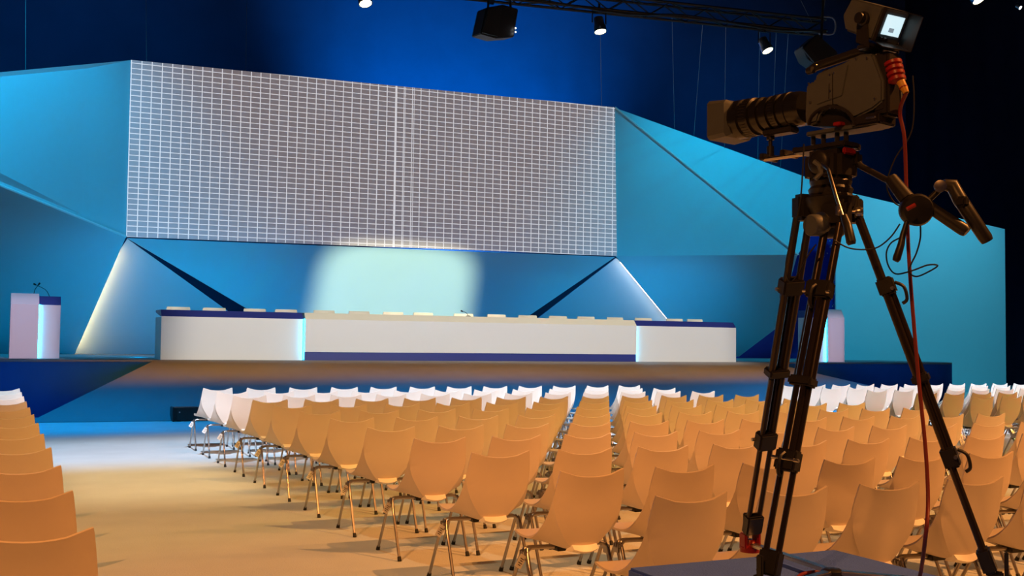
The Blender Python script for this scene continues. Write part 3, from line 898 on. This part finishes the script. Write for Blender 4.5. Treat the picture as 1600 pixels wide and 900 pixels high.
c1 = Vector((at_d(1298, 300, DT).x, at_d(1298, 300, DT).y, 0))
MB().lathe(c1 + Vector((0, 0, hz(372))), (0, 0, 1), [(0, 0.03), (0.01, 0.042), (0.05, 0.052), (0.075, 0.06), (0.10, 0.078), (0.125, 0.082), (0.13, 0.07)], 28).build('bowl', M_BLACK, tri)
for ft in (fA, fB, fC):
    d = Vector((ft.x - cen.x, ft.y - cen.y, 0)).normalized()
    MB().box({0: topA, 1: topB, 2: topC}[[fA, fB, fC].index(ft)] + Vector((0, 0, 0.005)) - d * 0.012, (.085, .06, .085), Matrix.Rotation(math.atan2(d.y, d.x) + math.pi / 2, 3, 'Z')).build('leg_shoulder', M_BLACK, tri, bevel=0.012)
k0 = at_d(1284, 352, DT - 0.07); kd = (at_d(1262, 352, DT - 0.10) - k0).normalized()
MB().lathe(k0, kd, [(-0.02, 0.02), (0.0, 0.03), (0.012, 0.034), (0.045, 0.034), (0.05, 0.03)], 20).build('bowl_knob', M_CAMG, tri)
MB().lathe(at_d(1284, 349, DT - 0.06), kd, [(0, 0.036), (0.006, 0.036)], 20).build('knob_ring', M_STEEL, tri)
MB().lathe(c1 + Vector((0, 0, hz(314))), (0, 0, 1), [(0, 0.068), (0.012, 0.072), (0.02, 0.066), (0.035, 0.07), (0.045, 0.062), (0.06, 0.066), (0.075, 0.058)], 28).build('pan_drum', M_CAMD, tri)
hd = MB(); hb0 = hz(286); hb1 = hz(236)
HEAD = math.radians(12.8)
RH = Matrix.Rotation(HEAD, 3, 'Z')
fwdH = RH @ Vector((0, 1, 0)); rtH = RH @ Vector((1, 0, 0))
MB().box(c1 + Vector((0, 0, (hb0 + hb1) / 2)), (.115, .14, hb1 - hb0), RH).build('head_body', M_CAMD, tri, bevel=0.018)
for s in (-1, 1):
    MB().lathe(c1 + Vector((0, 0, (hb0 + hb1) / 2 + 0.01)) + rtH * s * 0.055, rtH * s, [(0, 0.040), (0.010, 0.038), (0.016, 0.032), (0.018, 0.016)], 24).build('drag_dial', M_BLACK, tri)
MB().tube([at_d(1272, 252, DT - 0.09), at_d(1280, 258, DT - 0.10), at_d(1283, 270, DT - 0.10), at_d(1274, 280, DT - 0.10)], 0.008, 8).build('drag_lever', M_CAMG, tri)
MB().box(c1 + Vector((0, 0, hz(230))) + fwdH * 0.02, (.085, .20, .018), RH).build('head_plate', M_CAMD, tri, bevel=0.004)
MB().box(c1 + Vector((0, 0, hz(241))) - fwdH * 0.075 - rtH * 0.01, (.06, .012, .02), RH).build('plate_lock', M_RED, tri, bevel=0.004)
# pan bars
def bar(name, pts, r, mt=M_CAMD, n=10): return MB().tube(pts, r, n).build(name, mt, tri)


dp = DT - 0.02
b1 = [at_d(1334, 250, dp), at_d(1346, 260, dp - .02), at_d(1398, 288, dp - 0.16)]
bar('pan_bar', b1, [0.013, 0.010, 0.010])
MB().box(b1[0], (.045, .045, .05), RH).build('pan_bar_rosette', M_BLACK, tri, bevel=0.01)
bar('pan_bar_sleeve', [at_d(1392, 279, dp - .15), at_d(1418, 312, dp - .2)], [0.02, 0.024], M_BLACK)
hubp = at_d(1426, 328, dp - .22); hn = (EYE - hubp).normalized()
MB().lathe(hubp + hn * -0.03, hn + RT * 0.3, [(0, 0.035), (0.012, 0.046), (0.045, 0.048), (0.055, 0.042), (0.06, 0.012)], 28).build('zoom_demand', M_BLACK, tri)
MB().tube([at_d(1417, 327, dp - .30), at_d(1430, 320, dp - .30)], 0.006, 8).build('demand_mark', M_RED, tri)
bar('grip', [at_d(1448, 318, dp - .22), at_d(1456, 326, dp - .22), at_d(1506, 359, dp - .27), at_d(1511, 363, dp - .275)], [0.016, 0.018, 0.0195, 0.015])
bar('demand_arm', [at_d(1445, 318, dp - .22), at_d(1462, 302, dp - .22), at_d(1474, 290, dp - .22)], 0.009, M_BLACK)
MB().lathe(at_d(1469, 291, dp - .26), hn, [(0, 0.018), (0.014, 0.018), (0.016, 0.009)], 18).build('demand_knob', M_STEEL, tri)
bar('grip', [at_d(1474, 288, dp - .22), at_d(1488, 290, dp - .22), at_d(1500, 312, dp - .24), at_d(1540, 372, dp - .28), at_d(1543, 377, dp - .28)], [0.016, 0.022, 0.0215, 0.0195, 0.017])
MB().box(at_d(1504, 315, dp - .26), (.03, .03, .03), RH).build('thumb_switch', M_BLACK, tri, bevel=0.006)
bar('grip', [at_d(1417, 346, dp - .23), at_d(1411, 366, dp - .24), at_d(1408, 382, dp - .245), at_d(1401, 404, dp - .25), at_d(1399, 408, dp - .25)], [0.007, 0.0085, 0.0105, 0.012, 0.009])
# front pan bar, silver rod with black grip
bar('pan_bar', [at_d(1284, 257, DT - .10), at_d(1294, 264, DT - .14), at_d(1308, 312, DT - .22), at_d(1319, 345, DT - .26)], [0.007, 0.0055, 0.0055, 0.0055], M_STEEL)
MB().box(at_d(1311, 329, DT - .235), (.025, .012, .03), RH).build('bar_clip', M_STEEL, tri, bevel=0.003)
bar('grip', [at_d(1319, 338, DT - .25), at_d(1324, 352, DT - .27), at_d(1330, 378, DT - .30), at_d(1331, 382, DT - .30)], [0.011, 0.0135, 0.0145, 0.011])
MB().lathe(at_d(1338, 331, DT - .05), (RT - FWD * 0.5), [(-.03, 0.006), (0, 0.006), (0, 0.014), (0.012, 0.016), (0.02, 0.012)], 16).build('lock_knob', M_STEEL, tri)

# ------------------------------------------------------------------ video camera
camt_loc = c1 + Vector((0, 0, hz(222)))
vc = thing('video_camera', 'dark grey broadcast video camera with long zoom lens on the tripod', 'video camera', tuple(camt_loc))
nL = -rtH                                     # left side normal (faces the photographer)
BW = 0.115                                    # body width
P0 = at_d(1320, 150, DT) + nL * 0.0           # point of the left side plane


def sp_(px, py, off=0.0): return at_plane(px, py, P0 + nL * off, nL)


def cropxy(x, y): return 1080 + x / 3.75, y / 3.75


def side(pts, off=0.0): return [sp_(*cropxy(x, y), off) for x, y in pts]


body = [(672, 500), (690, 482), (722, 478), (730, 432), (880, 372), (985, 318), (1060, 312), (1120, 470), (1120, 590), (1060, 640), (935, 700), (900, 650), (850, 622), (800, 625), (755, 655), (735, 715), (668, 735), (664, 668)]
MB().prism(side(body), -nL * BW).build('body', M_CAMG, vc, bevel=0.006)
MB().prism(side([(735, 612), (720, 480), (800, 448), (918, 378), (882, 560)], 0.004), -nL * 0.006).build('side_cover', M_CAMG, vc, bevel=0.0015)
for a, b_ in (((828, 432), (828, 640)), ((808, 490), (806, 580))):
    MB().tube(side([a, b_], 0.0045), 0.0014, 5).build('panel_groove', M_CAMD, vc)
for q in ((815, 438), (840, 428), (818, 535), (818, 635), (845, 632), (735, 382), (970, 345), (1032, 340), (1078, 578), (938, 676), (690, 490), (700, 600)):
    c_ = side([q], 0.001)[0]; MB().lathe(c_, nL, [(0, 0.0035), (0.005, 0.003)], 8).build('screw', M_STEEL, vc)
# rear section and battery / adapter
rear = [(1062, 330), (1085, 380), (1122, 470), (1122, 640), (1062, 660), (1040, 600), (1040, 400)]
MB().prism([q - nL * 0.01 for q in side(rear)], -nL * (BW - 0.02)).build('rear_housing', M_CAMD, vc, bevel=0.006)
rb = side([(1125, 480), (1125, 700)], -0.02); up_v = Vector((0, 0, 1))
rc = side([(1150, 520)], -0.05)[0]
MB().box(rc + Vector((0, 0, 0.01)), (.075, .055, .20), RH).build('adapter_back', M_CAMD, vc, bevel=0.008)
MB().box(side([(1068, 700)], -0.05)[0] + Vector((0, 0, -0.006)), (.10, .10, .035), RH).build('base_block', M_CAMD, vc, bevel=0.006)
MB().box(side([(1055, 690)], 0.001)[0], (.01, .035, .007), RH).build('base_switch', M_STEEL, vc, bevel=0.001)
# shoulder arch rim
arc = [(690 + 265 * (0.5 - 0.5 * math.cos(math.pi * k / 12)), 735 - 110 * math.sin(math.pi * k / 12)) for k in range(13)]
MB().tube([q for q in side(arc, 0.002)], 0.006, 6).build('shoulder_rim', M_CAMD, vc)
MB().prism([q - nL * 0.02 for q in side(arc)], -nL * (BW - 0.04)).build('shoulder_pad', M_BLACK, vc, smooth=0)
# handle
hp = side([(705, 420), (728, 392), (850, 350), (985, 305), (1040, 308), (1062, 330)], -0.057)
MB().tube(smoothstep_pts(hp, 3), 0.015, 10).build('handle', M_CAMD, vc)
MB().prism([q - nL * 0.045 for q in side([(712, 405), (745, 385), (745, 470), (712, 478)])], -nL * 0.03).build('handle_post', M_CAMD, vc, bevel=0.003)
MB().lathe(side([(712, 410)], -0.02)[0], fwdH, [(0, 0.012), (0.02, 0.012), (0.024, 0.008)], 12).build('handle_knob', M_BLACK, vc)
# wedge plate and rails under the body
MB().prism([q - nL * 0.015 for q in side([(655, 770), (655, 795), (1010, 740), (1090, 718), (1090, 700), (1000, 712)])], -nL * 0.085).build('wedge_plate', M_CAMG, vc, bevel=0.003)
MB().box(side([(868, 728)], -0.01)[0], (.03, .028, .012), RH).build('plate_latch', M_RED, vc, bevel=0.002)
for x in (715, 775, 855, 908):
    a, b_ = side([(x, 775), (x, 850)], -0.04); MB().tube([a, b_], 0.008, 8).build('plate_post', M_CAMD, vc)
for s in (-0.022, -0.075):
    a, b_ = side([(430, 935), (960, 860)], s); MB().tube([a, b_], 0.0075, 8).build('support_rod', M_STEEL, vc)
for x, y in ((455, 925), (575, 903), (650, 890), (740, 880)):
    q = side([(x, y)], -0.048)[0]; MB().box(q, (.085, .018, .022), RH).build('rod_clamp', M_CAMD, vc, bevel=0.003)
q = side([(840, 870)], -0.048)[0]; MB().box(q, (.09, .14, .02), RH).build('rod_base', M_CAMD, vc, bevel=0.003)
a, b_ = side([(465, 770), (463, 915)], -0.055); MB().tube([a, a.lerp(b_, .35), a.lerp(b_, .36), a.lerp(b_, .6), a.lerp(b_, .61), b_], [0.014, 0.014, 0.007, 0.007, 0.013, 0.013], 10).build('lens_support', M_CAMD, vc)
# lens
lc = side([(665, 630)], -0.0575)[0]           # lens mount centre on the optical axis
prof = [(0, 0.052), (0.02, 0.058), (0.05, 0.058), (0.052, 0.061), (0.075, 0.061), (0.077, 0.054), (0.088, 0.054), (0.09, 0.060), (0.115, 0.060), (0.117, 0.053), (0.126, 0.053), (0.128, 0.060),
        (0.15, 0.060), (0.152, 0.055), (0.165, 0.055), (0.167, 0.062), (0.185, 0.063), (0.187, 0.058), (0.20, 0.058), (0.203, 0.066), (0.235, 0.067), (0.238, 0.061), (0.245, 0.061), (0.25, 0.068), (0.285, 0.069), (0.29, 0.060)]
MB().lathe(lc - fwdH * 0.005, fwdH, prof, 40).build('lens_barrel', M_GLOSS, vc, smooth=30)
for k in range(36):
    a = 2 * math.pi * k / 36; r_ = rtH * math.cos(a) + Vector((0, 0, 1)) * math.sin(a)
    if k == 0: ribs = MB()
    ribs.tube([lc + fwdH * 0.206 + r_ * 0.066, lc + fwdH * 0.232 + r_ * 0.067], 0.0016, 4)
    ribs.tube([lc + fwdH * 0.094 + r_ * 0.060, lc + fwdH * 0.110 + r_ * 0.060], 0.0014, 4)
ribs.build('focus_ring_ribs', M_CAMD, vc, smooth=0)
MB().box(lc + rtH * 0.07 + fwdH * 0.10, (.045, .16, .085), RH).build('servo_unit', M_CAMD, vc, bevel=0.01)
MB().box(lc + fwdH * 0.10 - Vector((0, 0, 0.068)), (.05, .12, .02), RH).build('lens_foot', M_CAMD, vc, bevel=0.004)
# box hood with open front
ho = lc + fwdH * 0.275
def ring(w_, h_, d, cr=0.012):
    return [ho + fwdH * d + rtH * x + Vector((0, 0, z)) for x, z in ((-w_ + cr, -h_), (w_ - cr, -h_), (w_, -h_ + cr), (w_, h_ - cr), (w_ - cr, h_), (-w_ + cr, h_), (-w_, h_ - cr), (-w_, -h_ + cr))]


hdm = MB(); rings = [ring(.058, .055, 0), ring(.075, .065, 0.012), ring(.080, .070, 0.085), ring(.074, .064, 0.085), ring(.064, .056, 0.02)]
for r_ in rings: hdm.v += r_
for i in range(len(rings) - 1):
    for k in range(8): hdm.f.append([i * 8 + k, i * 8 + (k + 1) % 8, (i + 1) * 8 + (k + 1) % 8, (i + 1) * 8 + k])
hdm.f += [list(range(8)), [32 + k for k in range(8)]]
hdm.build('lens_hood', M_CAMG, vc, smooth=25)
MB().lathe(ho + fwdH * 0.018, fwdH, [(0, 0.05), (0.006, 0.045), (0.009, 0.02)], 24).build('front_glass', M_GLASS, vc)

# viewfinder (built in its own tilted frame)

yawv = HEAD - math.radians(8)
RV = Matrix.Rotation(yawv, 3, 'Z') @ Matrix.Rotation(math.radians(28), 3, 'X')
ex, ey, ez = RV @ Vector((1, 0, 0)), RV @ Vector((0, 1, 0)), RV @ Vector((0, 0, 1))
vf0 = at_plane(*cropxy(992, 112), P0 + nL * 0.01, nL) + ex * 0.066 - ey * 0.03
VK = 0.84
def vpt(x, y, z): return vf0 + (ex * x + ey * y + ez * z) * VK


bp = [(-0.047, -.058), (.10, -.058), (.14, -.01), (.125, .06), (-0.047, .068)]
vfo = MB().prism([vpt(-.072, y, z) for y, z in bp], ex * 0.144 * VK).build('viewfinder', M_CAMG, vc, bevel=0.006)
# hood flaps around the screen
x0_, x1_, z0_, z1_, yb, ye = -.068, .068, -.054, .064, -.048, -.11
def flap(name, pts, th): return MB().prism([vpt(*q) for q in pts], th).build(name, M_CAMD, vfo, smooth=0)


flap('hood_top', [(x0_, yb, z1_), (x1_, yb, z1_), (x1_ + .004, ye + .01, z1_ + .004), (x0_ - .004, ye + .01, z1_ + .004)], ez * 0.003)
flap('hood_bottom', [(x0_, yb, z0_), (x1_, yb, z0_), (x1_ + .006, ye, z0_ - .008), (x0_ - .006, ye, z0_ - .008)], -ez * 0.003)
flap('hood_side', [(x1_, yb, z0_), (x1_, yb, z1_), (x1_ + .008, ye + .005, z1_ + .003), (x1_ + .008, ye, z0_ - .008)], ex * 0.003)
flap('hood_side', [(x0_, yb, z0_), (x0_, yb, z1_), (x0_ - .006, yb - .02, z1_), (x0_ - .006, yb - .02, z0_)], -ex * 0.003)
MB().prism([vpt(-.040, yb - .003, -.028), vpt(.050, yb - .003, -.028), vpt(.050, yb - .003, .045), vpt(-.040, yb - .003, .045)], ey * 0.003).build('viewfinder_screen', M_VF, vfo, smooth=0)
MB().prism([vpt(-.012, yb - .0045, -.016), vpt(.014, yb - .0045, -.016), vpt(.014, yb - .0045, .0), vpt(-.012, yb - .0045, .0)], ey * 0.001).build('screen_menu', M_VFM, vfo, smooth=0)
for k in range(3): MB().lathe(vpt(-.06 + k * .022, yb, -.044), -ey, [(0, .007), (.012, .006)], 10).build('viewfinder_knob', M_BLACK, vfo)
kn = vpt(-.080, .02, .005)
MB().lathe(kn, -ex, [(-.002, .022), (.006, .022), (.008, .017), (.024, .017), (.026, .006)], 20).build('pivot_knob', M_BLACK, vfo)
# yoke and stem
stem_top = vf0 + ey * .02 + Vector((0, 0, -.085)); stem_bot = at_plane(*cropxy(1082, 345), P0 - nL * 0.05, nL)
MB().prism([vf0 + ey * .02 - ex * .064 + Vector((0, 0, .02)) + ey * .02, vf0 + ey * .02 - ex * .064 + Vector((0, 0, .02)) - ey * .02, vf0 + ey * .02 - ex * .064 + Vector((0, 0, -.08)) - ey * .03, vf0 + ey * .02 - ex * .064 + Vector((0, 0, -.08)) + ey * .03], -ex * 0.006).build('viewfinder_yoke', M_CAMD, vc, bevel=0.002)
MB().prism([vf0 + ey * .02 + ex * .064 + Vector((0, 0, .02)) + ey * .02, vf0 + ey * .02 + ex * .064 + Vector((0, 0, .02)) - ey * .02, vf0 + ey * .02 + ex * .064 + Vector((0, 0, -.08)) - ey * .03, vf0 + ey * .02 + ex * .064 + Vector((0, 0, -.08)) + ey * .03], ex * 0.006).build('viewfinder_yoke', M_CAMD, vc, bevel=0.002)
MB().box(stem_top + Vector((0, 0, .003)), (.135, .05, .014), Matrix.Rotation(yawv, 3, 'Z')).build('yoke_bridge', M_CAMD, vc, bevel=0.003)
MB().tube([stem_top, stem_bot], 0.018, 14).build('viewfinder_stem', M_CAMD, vc)

# rear connector: red strain relief coil, yellow plug
cl = [(1130, 370), (1135, 400), (1145, 440), (1152, 475), (1160, 495)]
cpl = [at_plane(*cropxy(x, y), P0 - nL * 0.03, nL) - fwdH * 0.03 for x, y in cl]
mb = MB(); ln = cpl[-1] - cpl[0]
prof = []
for k in range(4):
    b0_ = ln.length * k / 4; s_ = ln.length / 4
    prof += [(b0_, .020), (b0_ + s_ * .12, .027), (b0_ + s_ * .65, .027), (b0_ + s_ * .8, .019)]
mb.lathe(cpl[0], ln, prof, 18); mb.build('connector_boot', M_RED, vc)
y0 = at_plane(*cropxy(1168, 490), P0 - nL * 0.03, nL) - fwdH * .035; y1 = at_plane(*cropxy(1200, 555), P0 - nL * 0.03, nL) - fwdH * .035
yp = MB().tube([y0, y0.lerp(y1, .6), y1], [.013, .012, .009], 12).build('cable_plug', M_YEL, vc)
MB().tube([y0.lerp(y1, .5), y0.lerp(y1, .58)], [.0135, .013], 12).build('plug_ring', M_RED, vc)
# small mark on the plug
# ------------------------------------------------------------------ cables
def cable(name, label, pts, r, mt, grp=None, n=7):
    P = smoothstep_pts(pts, n)
    o = MB().tube(P, r, 8).build(name, mt, None, smooth=60)
    return tag(o, label, 'cable', grp)


dcb = DT - 0.08
rc_pts = [y1 + (y1 - y0) * 0.0] + [at_d(px, py, d) for px, py, d in ((1406, 175, dcb), (1413, 215, dcb), (1416, 290, dcb), (1420, 400, dcb - .02), (1429, 520, dcb - .05), (1437, 610, dcb - .08), (1446, 700, dcb - .12), (1450, 780, dcb - .16), (1446, 840, dcb - .2))]
rc_pts += [at_z(1436, 905, HP + .006), at_z(1420, 925, HP + .006), at_z(1380, 915, HP + .006), at_z(1330, 896, HP + .006), at_z(1285, 893, HP + .006), at_z(1250, 899, HP + .006), at_z(1245, 920, HP + .006), at_z(1300, 945, HP + .006), at_z(1400, 950, HP + .006)]
cable('red_camera_cable', 'red cable hanging from the camera and coiling on the riser', rc_pts, 0.0062, M_REDC)
cable('thin_black_cable', 'thin black cable looping below the pan bar grips', [at_d(px, py, dp - .2) for px, py in ((1438, 350), (1438, 372), (1432, 395), (1424, 412), (1420, 425), (1432, 432), (1452, 424), (1465, 415), (1450, 414), (1425, 423), (1400, 428), (1388, 415), (1385, 395), (1392, 380), (1405, 372))], 0.0024, M_RUBBER, 'thin black cables')
cable('thin_black_cable', 'thin black cable arching from the tripod bowl to the zoom control', [at_d(px, py, dp - .12) for px, py in ((1303, 375), (1325, 387), (1350, 390), (1372, 386), (1392, 370), (1406, 350))], 0.0024, M_RUBBER, 'thin black cables')
cable('thin_black_cable', 'thin black cable hanging in front of the left tripod leg', [at_d(px, py, dp - .13) for px, py in ((1256, 225), (1254, 270), (1252, 300), (1250, 318), (1240, 360), (1230, 400), (1228, 425), (1235, 440), (1246, 430), (1262, 400), (1275, 382))], 0.0024, M_RUBBER, 'thin black cables')
cable('thin_black_cable', 'thin black cable dropping behind the red cable', [at_d(px, py, dp - .05) for px, py in ((1426, 118), (1428, 150), (1427, 190), (1420, 215), (1400, 245), (1388, 275), (1386, 295), (1396, 315), (1406, 322))], 0.0022, M_RUBBER, 'thin black cables')
